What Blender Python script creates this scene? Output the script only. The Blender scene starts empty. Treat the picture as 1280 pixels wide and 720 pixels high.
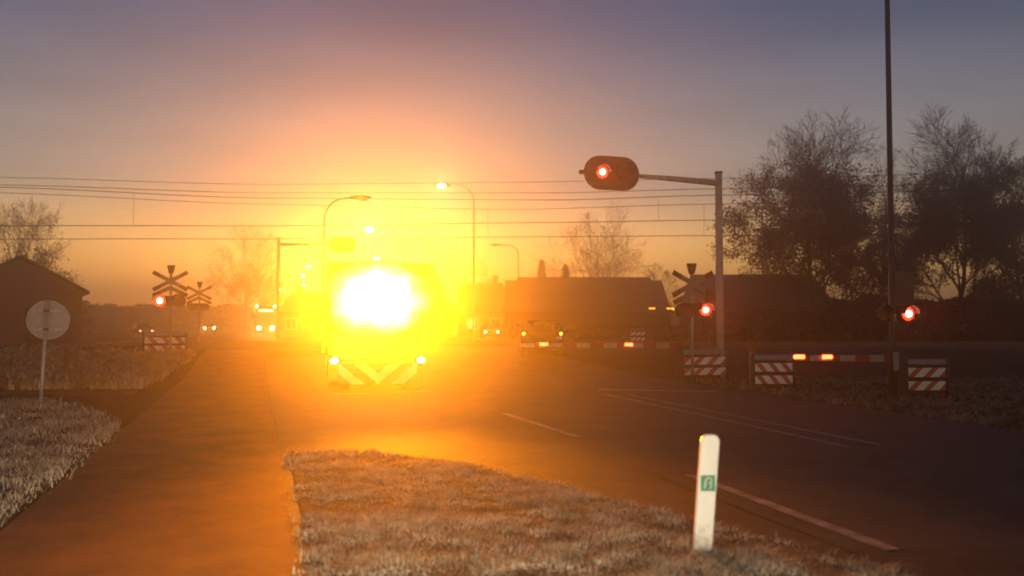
import bpy, math, random
from math import sin, cos, pi, radians, sqrt, atan2
from mathutils import Vector, Matrix
random.seed(7)
S = bpy.context.scene
COL = S.collection

# ------------------------------------------------------------------ camera frame
F = 1060.0                       # focal length in photo pixels (1280 wide)
PSI = math.atan(322.0 / F)       # camera looks this far to the right of the road direction (+Y)
PIT = math.atan(40.0 / F)
CH = 1.9                         # camera height
CP, SP = cos(PSI), sin(PSI)
R_ = Vector((CP, -SP, 0)); FW_ = Vector((SP, CP, 0))

def W(xc, zc, z=0.0):            # metres right / ahead of the camera -> world
    v = R_ * xc + FW_ * zc
    return Vector((v.x, v.y, z))

def ray(px, py):
    fw = FW_ * cos(PIT) + Vector((0, 0, sin(PIT)))
    up = -FW_ * sin(PIT) + Vector((0, 0, cos(PIT)))
    return fw + R_ * ((px - 640) / F) + up * ((360 - py) / F)

def at(px, py, zc):              # the point seen at a pixel, zc metres ahead
    d = ray(px, py); t = zc / d.dot(FW_)
    return Vector((0, 0, CH)) + d * t

def G(px, py, z=0.0):            # the point of the ground seen at a pixel
    d = ray(px, py); t = (z - CH) / d.z
    return Vector((0, 0, CH)) + d * t

def sst(a, b, x):
    t = min(1, max(0, (x - a) / (b - a))); return t * t * (3 - 2 * t)

def hgt(p):                      # the ground rises a little to the railway
    zc = p.dot(FW_)
    return 0.42 * sst(27, 37, zc) * (1 - sst(54, 70, zc))

# ------------------------------------------------------------------ materials
MATS = {}
def mat(name, col, rough=0.7, var=0.25, scale=8.0, metal=0.0, bump=0.0, col2=None, spec=0.5):
    if name in MATS: return MATS[name]
    m = bpy.data.materials.new(name); m.use_nodes = True
    nt = m.node_tree; b = nt.nodes['Principled BSDF']
    b.inputs['Roughness'].default_value = rough
    b.inputs['Metallic'].default_value = metal
    b.inputs['Specular IOR Level'].default_value = spec
    tc = nt.nodes.new('ShaderNodeTexCoord')
    n = nt.nodes.new('ShaderNodeTexNoise'); n.inputs['Scale'].default_value = scale
    n.inputs['Detail'].default_value = 6; n.inputs['Roughness'].default_value = 0.65
    nt.links.new(tc.outputs['Object'], n.inputs['Vector'])
    cr = nt.nodes.new('ShaderNodeValToRGB')
    c2 = col2 or tuple(c * (1 - var) for c in col)
    c1 = col if col2 else tuple(min(1, c * (1 + var)) for c in col)
    cr.color_ramp.elements[0].position = 0.35; cr.color_ramp.elements[1].position = 0.65
    cr.color_ramp.elements[0].color = (*c2, 1); cr.color_ramp.elements[1].color = (*c1, 1)
    nt.links.new(n.outputs['Fac'], cr.inputs['Fac'])
    nt.links.new(cr.outputs['Color'], b.inputs['Base Color'])
    if bump:
        bp = nt.nodes.new('ShaderNodeBump'); bp.inputs['Strength'].default_value = bump
        bp.inputs['Distance'].default_value = 0.03
        n2 = nt.nodes.new('ShaderNodeTexNoise'); n2.inputs['Scale'].default_value = scale * 6
        n2.inputs['Detail'].default_value = 4
        nt.links.new(tc.outputs['Object'], n2.inputs['Vector'])
        nt.links.new(n2.outputs['Fac'], bp.inputs['Height'])
        nt.links.new(bp.outputs['Normal'], b.inputs['Normal'])
    MATS[name] = m
    return m

def emit(name, col, strength):
    if name in MATS: return MATS[name]
    m = bpy.data.materials.new(name); m.use_nodes = True
    b = m.node_tree.nodes['Principled BSDF']
    b.inputs['Base Color'].default_value = (0.1, 0.1, 0.1, 1)
    b.inputs['Emission Color'].default_value = (*col, 1)
    b.inputs['Emission Strength'].default_value = strength
    b.inputs['Roughness'].default_value = 0.3
    MATS[name] = m
    return m

def brick(name, c1, c2, mortar, scale=6.0):
    if name in MATS: return MATS[name]
    m = bpy.data.materials.new(name); m.use_nodes = True
    nt = m.node_tree; b = nt.nodes['Principled BSDF']; b.inputs['Roughness'].default_value = 0.91
    t = nt.nodes.new('ShaderNodeTexBrick'); t.inputs['Scale'].default_value = scale
    t.inputs['Color1'].default_value = (*c1, 1); t.inputs['Color2'].default_value = (*c2, 1)
    t.inputs['Mortar'].default_value = (*mortar, 1)
    tc = nt.nodes.new('ShaderNodeTexCoord'); mp = nt.nodes.new('ShaderNodeMapping')
    mp.inputs['Rotation'].default_value = (pi / 2, 0, 0)
    nt.links.new(tc.outputs['Object'], mp.inputs['Vector'])
    nt.links.new(mp.outputs['Vector'], t.inputs['Vector']); nt.links.new(t.outputs['Color'], b.inputs['Base Color'])
    MATS[name] = m
    return m

M_ASPH = lambda: mat('asphalt', (0.042, 0.034, 0.025), 0.75, 0.5, 0.9, bump=0.3, spec=0.3)
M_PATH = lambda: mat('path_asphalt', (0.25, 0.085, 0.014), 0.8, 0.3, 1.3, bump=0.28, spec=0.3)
M_GRASSG = lambda: mat('winter_field', (0.05, 0.05, 0.03), 1.0, scale=0.6, col2=(0.025, 0.025, 0.018), bump=0.5, spec=0.1)
M_STEEL = lambda: mat('galvanised_steel', (0.38, 0.38, 0.38), 0.5, 0.15, 5.0, metal=0.4)
M_DARK = lambda: mat('dark_metal', (0.03, 0.03, 0.03), 0.5, 0.3, 5.0)
M_BLACK = lambda: mat('black_board', (0.012, 0.012, 0.012), 0.55, 0.3, 5.0)
M_WHITE = lambda: mat('white_sheeting', (0.62, 0.61, 0.58), 0.5, 0.08, 9.0)
M_RED = lambda: mat('red_sheeting', (0.3, 0.02, 0.014), 0.5, 0.15, 9.0)
M_RUBBER = lambda: mat('tyre_rubber', (0.02, 0.02, 0.02), 0.85, 0.2, 20.0)
M_GLASS = lambda: mat('dark_glass', (0.015, 0.018, 0.02), 0.08, 0.1, 3.0)
M_CABIN = lambda: mat('grey_cabinet', (0.25, 0.27, 0.29), 0.4, 0.15, 4.0, metal=0.3)
M_LINE = lambda: mat('road_paint', (0.3, 0.28, 0.26), 0.8, scale=5.0, col2=(0.09, 0.085, 0.08))
M_BARK = lambda: mat('bark', (0.05, 0.04, 0.03), 0.95, 0.3, 6.0)
M_TWIG = lambda: mat('twigs', (0.045, 0.035, 0.028), 0.95, 0.3, 3.0)
M_LEAF = lambda: mat('dry_leaves', (0.05, 0.042, 0.025), 0.9, 0.4, 2.0)
M_NEEDLE = lambda: mat('conifer_needles', (0.03, 0.045, 0.025), 0.9, 0.3, 2.0)
M_ROOF = lambda: mat('roof_tiles', (0.06, 0.04, 0.03), 0.8, 0.3, 3.0)
M_BRICK = lambda: brick('brick_wall', (0.2, 0.1, 0.07), (0.15, 0.075, 0.05), (0.2, 0.18, 0.16))
M_WOOD = lambda: mat('dark_timber', (0.05, 0.04, 0.03), 0.85, 0.3, 3.0)

# ------------------------------------------------------------------ mesh builder
class MB:
    def __init__(s): s.v = []; s.f = []; s.m = []
    def add(s, vs, fs, m=0):
        o = len(s.v); s.v += [tuple(v) for v in vs]
        for f in fs: s.f.append(tuple(i + o for i in f)); s.m.append(m)
    def box(s, c, d, m=0, rot=None, taper=1.0):
        x, y, z = d[0] / 2, d[1] / 2, d[2] / 2
        vs = [Vector((sx * x * (taper if sz > 0 else 1), sy * y * (taper if sz > 0 else 1), sz * z)) for sz in (-1, 1) for sy in (-1, 1) for sx in (-1, 1)]
        if rot is not None: vs = [rot @ v for v in vs]
        vs = [v + Vector(c) for v in vs]
        s.add(vs, [(0, 2, 3, 1), (4, 5, 7, 6), (0, 1, 5, 4), (2, 6, 7, 3), (0, 4, 6, 2), (1, 3, 7, 5)], m); return s
    def tube(s, pts, rs, n=8, m=0, cap=True):
        pts = [Vector(p) for p in pts]
        if not hasattr(rs, '__len__'): rs = [rs] * len(pts)
        o = len(s.v); ref = None
        for i, p in enumerate(pts):
            t = (pts[min(i + 1, len(pts) - 1)] - pts[max(i - 1, 0)]).normalized()
            if ref is None: ref = Vector((1, 0, 0)) if abs(t.x) < 0.8 else Vector((0, 1, 0))
            a = (ref - t * ref.dot(t)).normalized(); b = t.cross(a); ref = a
            for k in range(n):
                q = 2 * pi * k / n
                s.v.append(tuple(p + (a * cos(q) + b * sin(q)) * rs[i]))
        for i in range(len(pts) - 1):
            for k in range(n):
                k2 = (k + 1) % n
                s.f.append((o + i * n + k, o + i * n + k2, o + (i + 1) * n + k2, o + (i + 1) * n + k)); s.m.append(m)
        if cap:
            s.f.append(tuple(o + k for k in range(n - 1, -1, -1))); s.m.append(m)
            e = o + (len(pts) - 1) * n
            s.f.append(tuple(e + k for k in range(n))); s.m.append(m)
        return s
    def disc(s, c, r, depth, n=20, m=0, ax=Vector((0, 1, 0)), r2=None):   # short cylinder along ax
        c = Vector(c); ax = Vector(ax).normalized()
        return s.tube([c - ax * depth / 2, c + ax * depth / 2], [r, r2 if r2 is not None else r], n, m)
    def prism(s, outline, y0, y1, m=0):      # outline (x,z) swept along y
        n = len(outline)
        vs = [(x, y0, z) for x, z in outline] + [(x, y1, z) for x, z in outline]
        fs = [tuple(range(n)), tuple(range(2 * n - 1, n - 1, -1))]
        fs += [(i, i + n, (i + 1) % n + n, (i + 1) % n) for i in range(n)]
        s.add(vs, fs, m); return s
    def xprism(s, outline, x0, x1, m=0):     # outline (y,z) swept along x
        n = len(outline)
        vs = [(x0, y, z) for y, z in outline] + [(x1, y, z) for y, z in outline]
        fs = [tuple(range(n - 1, -1, -1)), tuple(range(n, 2 * n))]
        fs += [(i, (i + 1) % n, (i + 1) % n + n, i + n) for i in range(n)]
        s.add(vs, fs, m); return s
    def sphere(s, c, r, n=12, m=0, sz=1.0):
        c = Vector(c); rows = n // 2
        o = len(s.v)
        for i in range(1, rows):
            a = pi * i / rows
            for k in range(n):
                q = 2 * pi * k / n
                s.v.append((c.x + r * sin(a) * cos(q), c.y + r * sin(a) * sin(q), c.z + r * sz * cos(a)))
        s.v.append((c.x, c.y, c.z + r * sz)); s.v.append((c.x, c.y, c.z - r * sz))
        tp, bt = len(s.v) - 2, len(s.v) - 1
        for i in range(rows - 2):
            for k in range(n):
                k2 = (k + 1) % n
                s.f.append((o + i * n + k, o + (i + 1) * n + k, o + (i + 1) * n + k2, o + i * n + k2)); s.m.append(m)
        for k in range(n):
            k2 = (k + 1) % n
            s.f.append((tp, o + k, o + k2)); s.m.append(m)
            e = o + (rows - 2) * n
            s.f.append((bt, e + k2, e + k)); s.m.append(m)
        return s
    def build(s, name, mats, parent=None, label=None, smooth=False, bevel=0):
        me = bpy.data.meshes.new(name); me.from_pydata(s.v, [], s.f); me.update()
        if not isinstance(mats, (list, tuple)): mats = [mats]
        for m in mats: me.materials.append(m)
        me.polygons.foreach_set('material_index', s.m)
        if smooth: me.polygons.foreach_set('use_smooth', [True] * len(s.f))
        o = bpy.data.objects.new(name, me); COL.objects.link(o)
        if parent is not None: o.parent = parent
        if label: o['label'] = label
        if bevel:
            b = o.modifiers.new('bevel', 'BEVEL'); b.width = bevel; b.segments = 2; b.limit_method = 'ANGLE'
        return o

def tag(o, label, cat, group=None):
    o['label'] = label; o['category'] = cat
    if group: o['group'] = group
    return o
def thing(name, label, cat, loc, rz=0.0, group=None, scale=1.0):
    o = bpy.data.objects.new(name, None); COL.objects.link(o)
    o.empty_display_size = 0.3
    o.location = loc; o.rotation_euler = (0, 0, rz); o.scale = (scale,) * 3
    return tag(o, label, cat, group)
def kind(o, k): o['kind'] = k; return o
def dup(root, loc, rz, label, group=None, scale=1.0):
    r = root.copy(); COL.objects.link(r); r.location = loc; r.rotation_euler = (0, 0, rz); r.scale = (scale,) * 3
    r['label'] = label
    if group: r['group'] = group
    for ch in list(root.children):
        c = ch.copy(); COL.objects.link(c); c.parent = r
        for g in list(ch.children):
            d = g.copy(); COL.objects.link(d); d.parent = c
    return r
def onground(p): return Vector((p.x, p.y, hgt(p)))
FACE = -PSI      # turns a thing's front (-Y) to the camera

# ------------------------------------------------------------------ ground, road, path, railway
ground = MB()
zs = [-60, 0, 20] + [27 + i for i in range(0, 45)] + [100, 200, 440]
for i, zc in enumerate(zs):
    for xc in (-440, 440):
        p = W(xc, zc); ground.v.append((p.x, p.y, hgt(p)))
for i in range(len(zs) - 1):
    ground.f.append((2 * i, 2 * i + 1, 2 * i + 3, 2 * i + 2)); ground.m.append(0)
kind(ground.build('ground', M_GRASSG()), 'structure')

def road_cx(y):                  # centre of the road: straight, then easing to the left past the railway
    t = max(0.0, y - 22)
    return 8.77 - 3.6 * sst(0, 45, t) - 0.045 * max(0, t - 25)
def strip(fl, fr, y0, y1, dz, step=1.0):
    mb = MB(); n = max(1, int((y1 - y0) / step)); o = 0
    for i in range(n + 1):
        y = y0 + (y1 - y0) * i / n
        for x in (fl(y), fr(y)):
            p = Vector((x, y, 0)); mb.v.append((x, y, hgt(p) + dz))
    for i in range(n): mb.f.append((2 * i, 2 * i + 1, 2 * i + 3, 2 * i + 2)); mb.m.append(0)
    return mb
kind(strip(lambda y: road_cx(y) - 4.1, lambda y: road_cx(y) + 3.75, -20, 330, 0.02).build('road', M_ASPH()), 'structure')
kind(strip(lambda y: 0.3, lambda y: road_cx(y) - 4.05, -20, 36, 0.012).build('lay_by', M_ASPH()), 'structure')
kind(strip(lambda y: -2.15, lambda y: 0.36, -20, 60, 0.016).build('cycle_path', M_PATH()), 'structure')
# side path joining from the left
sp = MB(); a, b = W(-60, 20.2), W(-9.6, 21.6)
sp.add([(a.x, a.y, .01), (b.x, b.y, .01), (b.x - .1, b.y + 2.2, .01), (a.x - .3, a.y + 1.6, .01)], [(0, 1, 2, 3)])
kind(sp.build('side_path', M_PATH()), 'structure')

def paint(name, p0, p1, w, dz=0.026):
    p0, p1 = Vector(p0), Vector(p1); d = (p1 - p0); d.z = 0; L = d.length; d.normalize(); nrm = Vector((-d.y, d.x, 0)) * w / 2
    mb = MB(); n = max(1, int(L))
    for i in range(n + 1):
        p = p0.lerp(p1, i / n)
        for q in (p - nrm, p + nrm): mb.v.append((q.x, q.y, hgt(q) + dz))
    for i in range(n): mb.f.append((2 * i, 2 * i + 1, 2 * i + 3, 2 * i + 2)); mb.m.append(0)
    return kind(mb.build(name, M_LINE()), 'structure')
paint('edge_line_marking', G(630, 518), G(722, 548), 0.15)
paint('edge_line_marking', G(862, 596), G(1116, 691), 0.15)
paint('centre_line_marking', G(757, 494), G(1062, 561), 0.13)
paint('centre_line_marking', G(785, 494), G(1100, 558), 0.13)
paint('stop_line_marking', G(748, 488), G(898, 490.5), 0.35)
paint('stop_line_marking', G(418, 493.5), G(464, 493), 0.22)
paint('stop_line_marking', G(492, 491.5), G(534, 490), 0.22)

# railway: two tracks lying across the view
bed = MB()
for i, (zc, z) in enumerate(((40.5, .3), (42, .52), (53, .52), (54.5, .3))):
    for xc in (-200, 200):
        p = W(xc, zc); bed.v.append((p.x, p.y, z))
for i in range(3): bed.f.append((2 * i, 2 * i + 1, 2 * i + 3, 2 * i + 2)); bed.m.append(0)
kind(bed.build('railway_ballast', mat('ballast', (0.07, 0.06, 0.055), 0.95, 0.4, 14.0, bump=0.8)), 'structure')
slab = MB()
for (xa, xb) in ((-16.5, -6.5), (-24, -18.5)):
    for i, zc in enumerate((41.2, 54)):
        pass
    vs = []
    for zc in (41, 54):
        for xc in (xa - 0.3 * (zc - 47), xb - 0.3 * (zc - 47)):
            p = W(xc, zc); vs.append((p.x, p.y, .53))
    slab.add(vs, [(0, 1, 3, 2)])
kind(slab.build('crossing_road_surface', M_ASPH()), 'structure')
for zc in (44 - .72, 44 + .72, 48.6 - .72, 48.6 + .72):
    rl = MB()
    for xc in (-200, 200):
        for dz_, z in ((-.035, .53), (.035, .53), (.035, .67), (-.035, .67)):
            p = W(xc, zc + dz_); rl.v.append((p.x, p.y, z))
    rl.f = [(0, 1, 5, 4), (1, 2, 6, 5), (2, 3, 7, 6), (3, 0, 4, 7), (0, 3, 2, 1), (4, 5, 6, 7)]; rl.m = [0] * 6
    tag(rl.build('railway_rail', mat('rail_steel', (0.14, 0.1, 0.08), 0.4, 0.3, 4, metal=0.7)),
        'steel rail running across the level crossing under the overhead wires', 'rail', 'rails of the railway')

# overhead wires
WIRES = [
 (44.6, [(-60, 220), (0, 221.7), (320, 230.6), (640, 228), (890, 223), (1340, 215)], 'topmost thin overhead wire, highest line across the sky', .02),
 (48.6, [(-60, 229), (0, 231), (320, 241), (700, 241), (890, 236), (1340, 228)], 'overhead wire second from the top above the railway', .028),
 (44.2, [(-60, 231.5), (0, 234), (320, 247.5), (700, 250), (890, 244), (1340, 236)], 'sagging carrier wire third from the top above the railway', .028),
 (49.2, [(-60, 238), (0, 241), (320, 255), (640, 262), (890, 255), (1340, 248)], 'sagging carrier wire fourth from the top above the railway', .024),
 (44.0, [(-60, 282), (160, 282), (320, 282.3), (700, 278), (890, 275), (1340, 272)], 'level contact wire second from the bottom above the railway', .028),
 (48.6, [(-60, 299), (160, 298.5), (320, 298.7), (700, 295.7), (890, 294.5), (1340, 293)], 'lowest contact wire hanging above the railway', .028),
]
def interp(tab, x):
    for (x0, y0), (x1, y1) in zip(tab, tab[1:]):
        if x <= x1:
            t = (x - x0) / (x1 - x0); return y0 + (y1 - y0) * (t * t * (3 - 2 * t) * .5 + t * .5)
    return tab[-1][1]
for wi, (zc, tab, lab, r) in enumerate(WIRES):
    pts = [at(px, interp(tab, px), zc) for px in range(-60, 1341, 35)]
    w = MB().tube(pts, r * .72, 5).build('overhead_wire', M_DARK(), smooth=True)
    tag(w, lab, 'overhead wire', 'overhead wires of the railway')
    if wi in (2, 3):           # thin droppers down to the contact wire
        below = WIRES[4 if wi == 2 else 5][1]
        for px in (167, 520, 823) if wi == 2 else (40, 610, 880):
            zc2 = zc
            d = MB().tube([at(px, interp(tab, px), zc2), at(px, interp(below, px), zc2)], .009, 4)
            d.build('dropper', M_DARK(), w)

# ------------------------------------------------------------------ level crossing signals
E_RED = emit('red_lamp_glow', (1.0, 0.014, 0.002), 3.6)
E_REDC = emit('red_lamp_core', (1.0, 0.3, 0.17), 14.0)
M_LENS = mat('unlit_red_lens', (0.08, 0.006, 0.004), 0.2, 0.1, 5)

def signal_lamp(parent, x, z, y, lit, r=.12):
    h = MB().tube([(x, y, z), (x, y - .07, z)], r + .03, 18)
    o = h.build('lamp', M_BLACK(), parent)
    hood = MB()
    for k in range(9):
        a0 = pi * (k / 8) ; 
        ca, sa = cos(a0), sin(a0)
        for (yy, rr) in ((y - .07, r + .03), (y - .26, r + .035)):
            hood.v.append((x + ca * rr, yy, z + sa * rr))
    for k in range(8):
        hood.f.append((2 * k, 2 * k + 1, 2 * k + 3, 2 * k + 2)); hood.m.append(0)
    hd = hood.build('hood', M_BLACK(), o)
    so = hd.modifiers.new('thick', 'SOLIDIFY'); so.thickness = .01
    ln = MB().disc((x, y - .075, z), r, .02, 18)
    if lit:
        ln.build('lens', E_RED, o)
        MB().sphere((x, y - .10, z), r * .5, 12).build('bulb', E_REDC, o)
        l = bpy.data.lights.new('signal_beam', 'SPOT'); l.energy = 28; l.spot_size = radians(50); l.spot_blend = 1; l.color = (1, .06, .01); l.shadow_soft_size = .05
        b_ = bpy.data.objects.new('signal_beam', l); COL.objects.link(b_); b_.parent = o; b_.location = (x, y - .3, z); b_.rotation_euler = (-pi / 2, 0, -.2)
    else: ln.build('lens', M_LENS, o)
    return o

def cross_board(mb, c, L, ang, wd, y, half=None):
    # board along ang, white with red ends; half = 1/-1 keeps only one side of the middle
    d = Vector((cos(ang), 0, sin(ang))); n = Vector((-sin(ang), 0, cos(ang)))
    segs = [(-L, -L * .6, 1), (-L * .6, L * .6, 0), (L * .6, L, 1)]
    if half == 1: segs = [(0.0, L * .6, 0), (L * .6, L, 1)]
    if half == -1: segs = [(-L, -L * .6, 1), (-L * .6, 0.0, 0)]
    for a, b, m in segs:
        vs = []
        for yy in (y, y + .02):
            for t, s in ((a, -1), (b, -1), (b, 1), (a, 1)):
                p = Vector(c) + d * t + n * s * wd / 2; vs.append((p.x, yy, p.z))
        mb.add(vs, [(0, 1, 2, 3), (7, 6, 5, 4), (0, 4, 5, 1), (1, 5, 6, 2), (2, 6, 7, 3), (3, 7, 4, 0)], m)

def crossing_signal(loc, rz, label, lit_side, scale=1.0, lens_r=.17, cross=True):
    t = thing('level_crossing_signal', label, 'crossing signal', loc, rz, 'level crossing signals', scale)
    MB().tube([(0, 0, 0), (0, 0, 3.3)], .05, 10).build('pole', M_STEEL(), t, smooth=True)
    MB().tube([(0, 0, 0), (0, 0, .25)], .09, 10).build('pole_base', M_DARK(), t)
    if cross:
        c = MB()
        M_CW, M_CR = mat('weathered_cross_white', (0.2, 0.17, 0.14), 0.6, 0.2, 6), mat('weathered_cross_red', (0.1, 0.02, 0.012), 0.6, 0.2, 6)
        cross_board(c, (0, 0, 2.98), .74, radians(28), .15, -.09)
        cross_board(c, (0, 0, 2.98), .74, radians(-28), .15, -.115)
        cross_board(c, (0, 0, 2.72), .72, radians(-26), .15, -.065, 1)
        cross_board(c, (0, 0, 2.72), .72, radians(26), .15, -.14, -1)
        c.build('warning_cross', [M_CW, M_CR], t)
    else:
        MB().box((.3, -.08, 2.86), (.62, .03, .84)).build('back_plate', mat('grey_brown_plate', (0.11, 0.09, 0.08), 0.7, 0.15, 4), t, bevel=.02)
    bell = MB().tube([(0, 0, 3.28), (0, 0, 3.34), (0, 0, 3.56), (0, 0, 3.60)], [.07, .1, .15, .155], 14)
    bell.build('bell', M_DARK(), t)
    n = 10; out = []
    for k in range(n + 1):
        a = -pi / 2 + pi * k / n; out.append((.38 + .2 * cos(a), 2.2 + .2 * sin(a)))
    for k in range(n + 1):
        a = pi / 2 + pi * k / n; out.append((-.38 + .2 * cos(a), 2.2 + .2 * sin(a)))
    MB().prism(out, -.09, -.06).build('backboard', M_BLACK(), t)
    signal_lamp(t, -.36, 2.2, -.09, lit_side < 0, lens_r)
    signal_lamp(t, .36, 2.2, -.09, lit_side > 0, lens_r)
    return t

p = at(865, 400, 25.5)
crossing_signal(onground(p), -.06, 'white saltire crossing signal beside the overhead gantry pole, its right red lamp lit', 1)
p = at(1114, 400, 19.8)
crossing_signal(onground(p), -.06, 'crossing signal by the tall mast with a dull square plate and one glowing red lamp', 1, .93, .17, False)
p = at(213, 400, 35.0)
crossing_signal(onground(p), -.2, 'crossing signal beside the cycle path with its round red lamp glowing white hot', -1, 1.05, .22)
p = at(249, 400, 47.0)
crossing_signal(onground(p), -.2, 'unlit crossing signal seen faintly in the orange glow, just right of the glowing one', 0, 1.0)

# ------------------------------------------------------------------ barrier machines with striped guards, booms
def striped_plate(mb, x0, x1, z0, z1, y, slant, n=3):
    # white plate with slanting red bands, cut as polygons so they butt
    w = (x1 - x0) / n; h = z1 - z0; s = slant * h
    k = -2
    xs = []
    x = x0 - 2 * w
    def clip(poly):
        for lim, sg in ((x0, 1), (x1, -1)):
            out = []
            for i in range(len(poly)):
                a, b = poly[i], poly[(i + 1) % len(poly)]
                ia, ib = sg * (a[0] - lim) >= 0, sg * (b[0] - lim) >= 0
                if ia: out.append(a)
                if ia != ib:
                    t = (lim - a[0]) / (b[0] - a[0]); out.append((lim, a[1] + t * (b[1] - a[1])))
            poly = out
            if not poly: return None
        return poly
    while x < x1 + 2 * w:
        for frac0, frac1, m in ((0, .56, 0), (.56, 1.0, 1)):
            poly = [(x + w * frac0, z0), (x + w * frac1, z0), (x + w * frac1 + s, z1), (x + w * frac0 + s, z1)]
            pl = clip(poly)
            if pl and len(pl) >= 3: mb.prism(pl, y, y + .02, m)
        x += w

def guard(loc, rz, label, w=1.36, slant=1.0, scale=1.0, n=3):
    t = thing('barrier_guard', label, 'barrier guard', loc, rz, 'striped guards of the level crossing', scale)
    fr = MB()
    for sx in (-1, 1): fr.box((sx * (w / 2 + .06), 0, .5), (.07, .09, 1.0))
    fr.box((0, .03, .30), (w + .05, .05, .05)); fr.box((0, .03, .62), (w + .05, .05, .05))
    fr.build('frame', M_DARK(), t)
    cb = MB().box((0, .42, .47), (w * .86, .6, .94)); cb.build('cabinet', M_DARK(), t, bevel=.03)
    hd = MB().box((0, .02, .90), (w + .04, .16, .15)); hd.build('top_rail', M_CABIN(), t, bevel=.03)
    for (z0, z1) in ((.21, .43), (.53, .76)):
        sp = MB(); striped_plate(sp, -w / 2, w / 2, z0, z1, -.045, slant, n)
        sp.build('striped_plate', [mat('guard_white', (0.93, 0.9, 0.83), 0.5, 0.05, 9), mat('guard_red', (0.5, 0.1, 0.05), 0.5, 0.15, 9)], t)
    return t
g1 = guard(onground(at(881, 475, 26.2)), -.1, 'striped guard at the foot of the gantry pole, stripes rising to the right')
g2 = guard(onground(at(967, 487, 22.6)), -.25, 'striped guard next to the lit boom tip, stripes falling to the right', 1.0, -.8, 1.0, 3)
g3 = guard(onground(at(1152, 497, 20.6)), -.25, 'striped guard beside the tall mast, rightmost of the striped guards', 1.18, 1.0, .98)
g4 = guard(onground(at(206, 448, 35.2)), -.1, 'striped guard beside the cycle path under the glowing crossing signal', 1.5, -.8, 1.05, 3)
g5 = guard(onground(at(797, 455, 52)), -.1, 'small distant striped guard beyond the railway behind the boom', .95, 1.0, 1.0, 3)

E_BOOM = emit('boom_lamp_glow', (1.0, 0.075, 0.02), 7.0)
def boom(p0, p1, lamps, label, pivot, nseg, rz_=0):
    # boom from pivot p0 to tip p1
    t = thing('barrier_boom', label, 'barrier boom', onground(p0), 0, 'lowered booms of the level crossing')
    base = t.location.copy(); p0 = Vector(p0) - base; p1 = Vector(p1) - base
    d = (p1 - p0).normalized(); side = d.cross(Vector((0, 0, 1))).normalized(); up = side.cross(d)
    bm = MB(); L = (p1 - p0).length
    for k in range(nseg):
        a, b = p0 + d * (L * k / nseg), p0 + d * (L * (k + 1) / nseg)
        h0, h1 = .085 - .03 * k / nseg, .085 - .03 * (k + 1) / nseg
        vs = [a - side * .04 - up * h0, a + side * .04 - up * h0, a + side * .04 + up * h0, a - side * .04 + up * h0,
              b - side * .04 - up * h1, b + side * .04 - up * h1, b + side * .04 + up * h1, b - side * .04 + up * h1]
        bm.add(vs, [(0, 3, 2, 1), (4, 5, 6, 7), (0, 1, 5, 4), (1, 2, 6, 5), (2, 3, 7, 6), (3, 0, 4, 7)], k % 2)
    bm.build('boom', [mat('boom_red', (0.28, 0.03, 0.015), 0.6, 0.2, 6), mat('boom_white', (0.36, 0.33, 0.29), 0.6, 0.2, 6)], t)
    MB().box((0, 0, .55), (.32, .36, 1.1)).build('drive_housing', M_DARK(), t, bevel=.03)
    for f in lamps:
        q = p0 + d * (L * f)
        lm = MB().box(q + up * .10, (.30, .1, .06)); o = lm.build('boom_lamp', M_DARK(), t)
        s = -1 if side.y > 0 else 1
        el = MB()
        el.tube([q + side * s * .045 + up * .03 - d * .12, q + side * s * .045 + up * .03 + d * .12], .05, 10)
        el.build('lens', E_BOOM, o)
    return t
yb = 23.6
def atL(px, py, y):        # the point at a pixel on the vertical plane y = const across the road
    d = ray(px, py); t = y / d.y
    return Vector((0, 0, CH)) + d * t
boom(atL(852, 432, yb), atL(650, 431.5, yb), (.48 * .72, .865), 'long red and white boom lowered across the road from the gantry side', None, 12)
boom(atL(1122, 448, 16.6), atL(992, 447.5, 16.6), (.70, .96), 'short red and white boom with two red lamps between two striped guards', None, 7)

# ------------------------------------------------------------------ overhead signal gantries
def gantry(loc, H, arm_len, side, label, board_c, lit, arm_z):
    # side -1: the arm reaches to -x; the board's face looks to -y (front) when lit is not None
    t = thing('signal_gantry', label, 'signal gantry', loc, 0, 'overhead signals reaching over the road')
    MB().tube([(0, 0, 0), (0, 0, H)], [.13, .11], 14).build('pole', mat('weathered_steel', (0.58, 0.5, 0.4), 0.55, 0.15, 3), t, smooth=True)
    MB().tube([(0, 0, H), (0, 0, H + .06)], .13, 14).build('pole_cap', M_DARK(), t)
    x1 = side * arm_len
    a = MB().tube([(0, 0, arm_z), (x1 * .55, 0, arm_z + .06), (x1, 0, arm_z + .09)], [.10, .085, .06], 10)
    a.build('arm', mat('weathered_steel', (0, 0, 0)), t, smooth=True)
    bx, bz = side * board_c, arm_z + .1
    hw, r = .39, .52; out = []
    n = 14
    for k in range(n + 1):
        q = -pi / 2 + pi * k / n; out.append((bx + hw + r * cos(q), bz + r * sin(q)))
    for k in range(n + 1):
        q = pi / 2 + pi * k / n; out.append((bx - hw + r * cos(q), bz + r * sin(q)))
    MB().prism(out, -.20, -.12).build('backboard', M_BLACK(), t, bevel=.02)
    MB().box((bx, -.02, bz), (1.2, .2, .3)).build('lamp_case', M_DARK(), t, bevel=.03)
    MB().tube([(bx - hw - r - .12, -.1, bz), (bx - hw - r + .06, -.1, bz)], .07, 8).build('end_bracket', M_DARK(), t)
    if lit is not None:
        signal_lamp(t, bx - .36, bz, -.20, lit == -1, .18)
        signal_lamp(t, bx + .36, bz, -.20, lit == 1, .18)
    return t
pg = atL(899, 300, 23.9)
gz = lambda px, py, y: atL(px, py, y).z
bd = atL(762, 216, 23.9)
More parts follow.
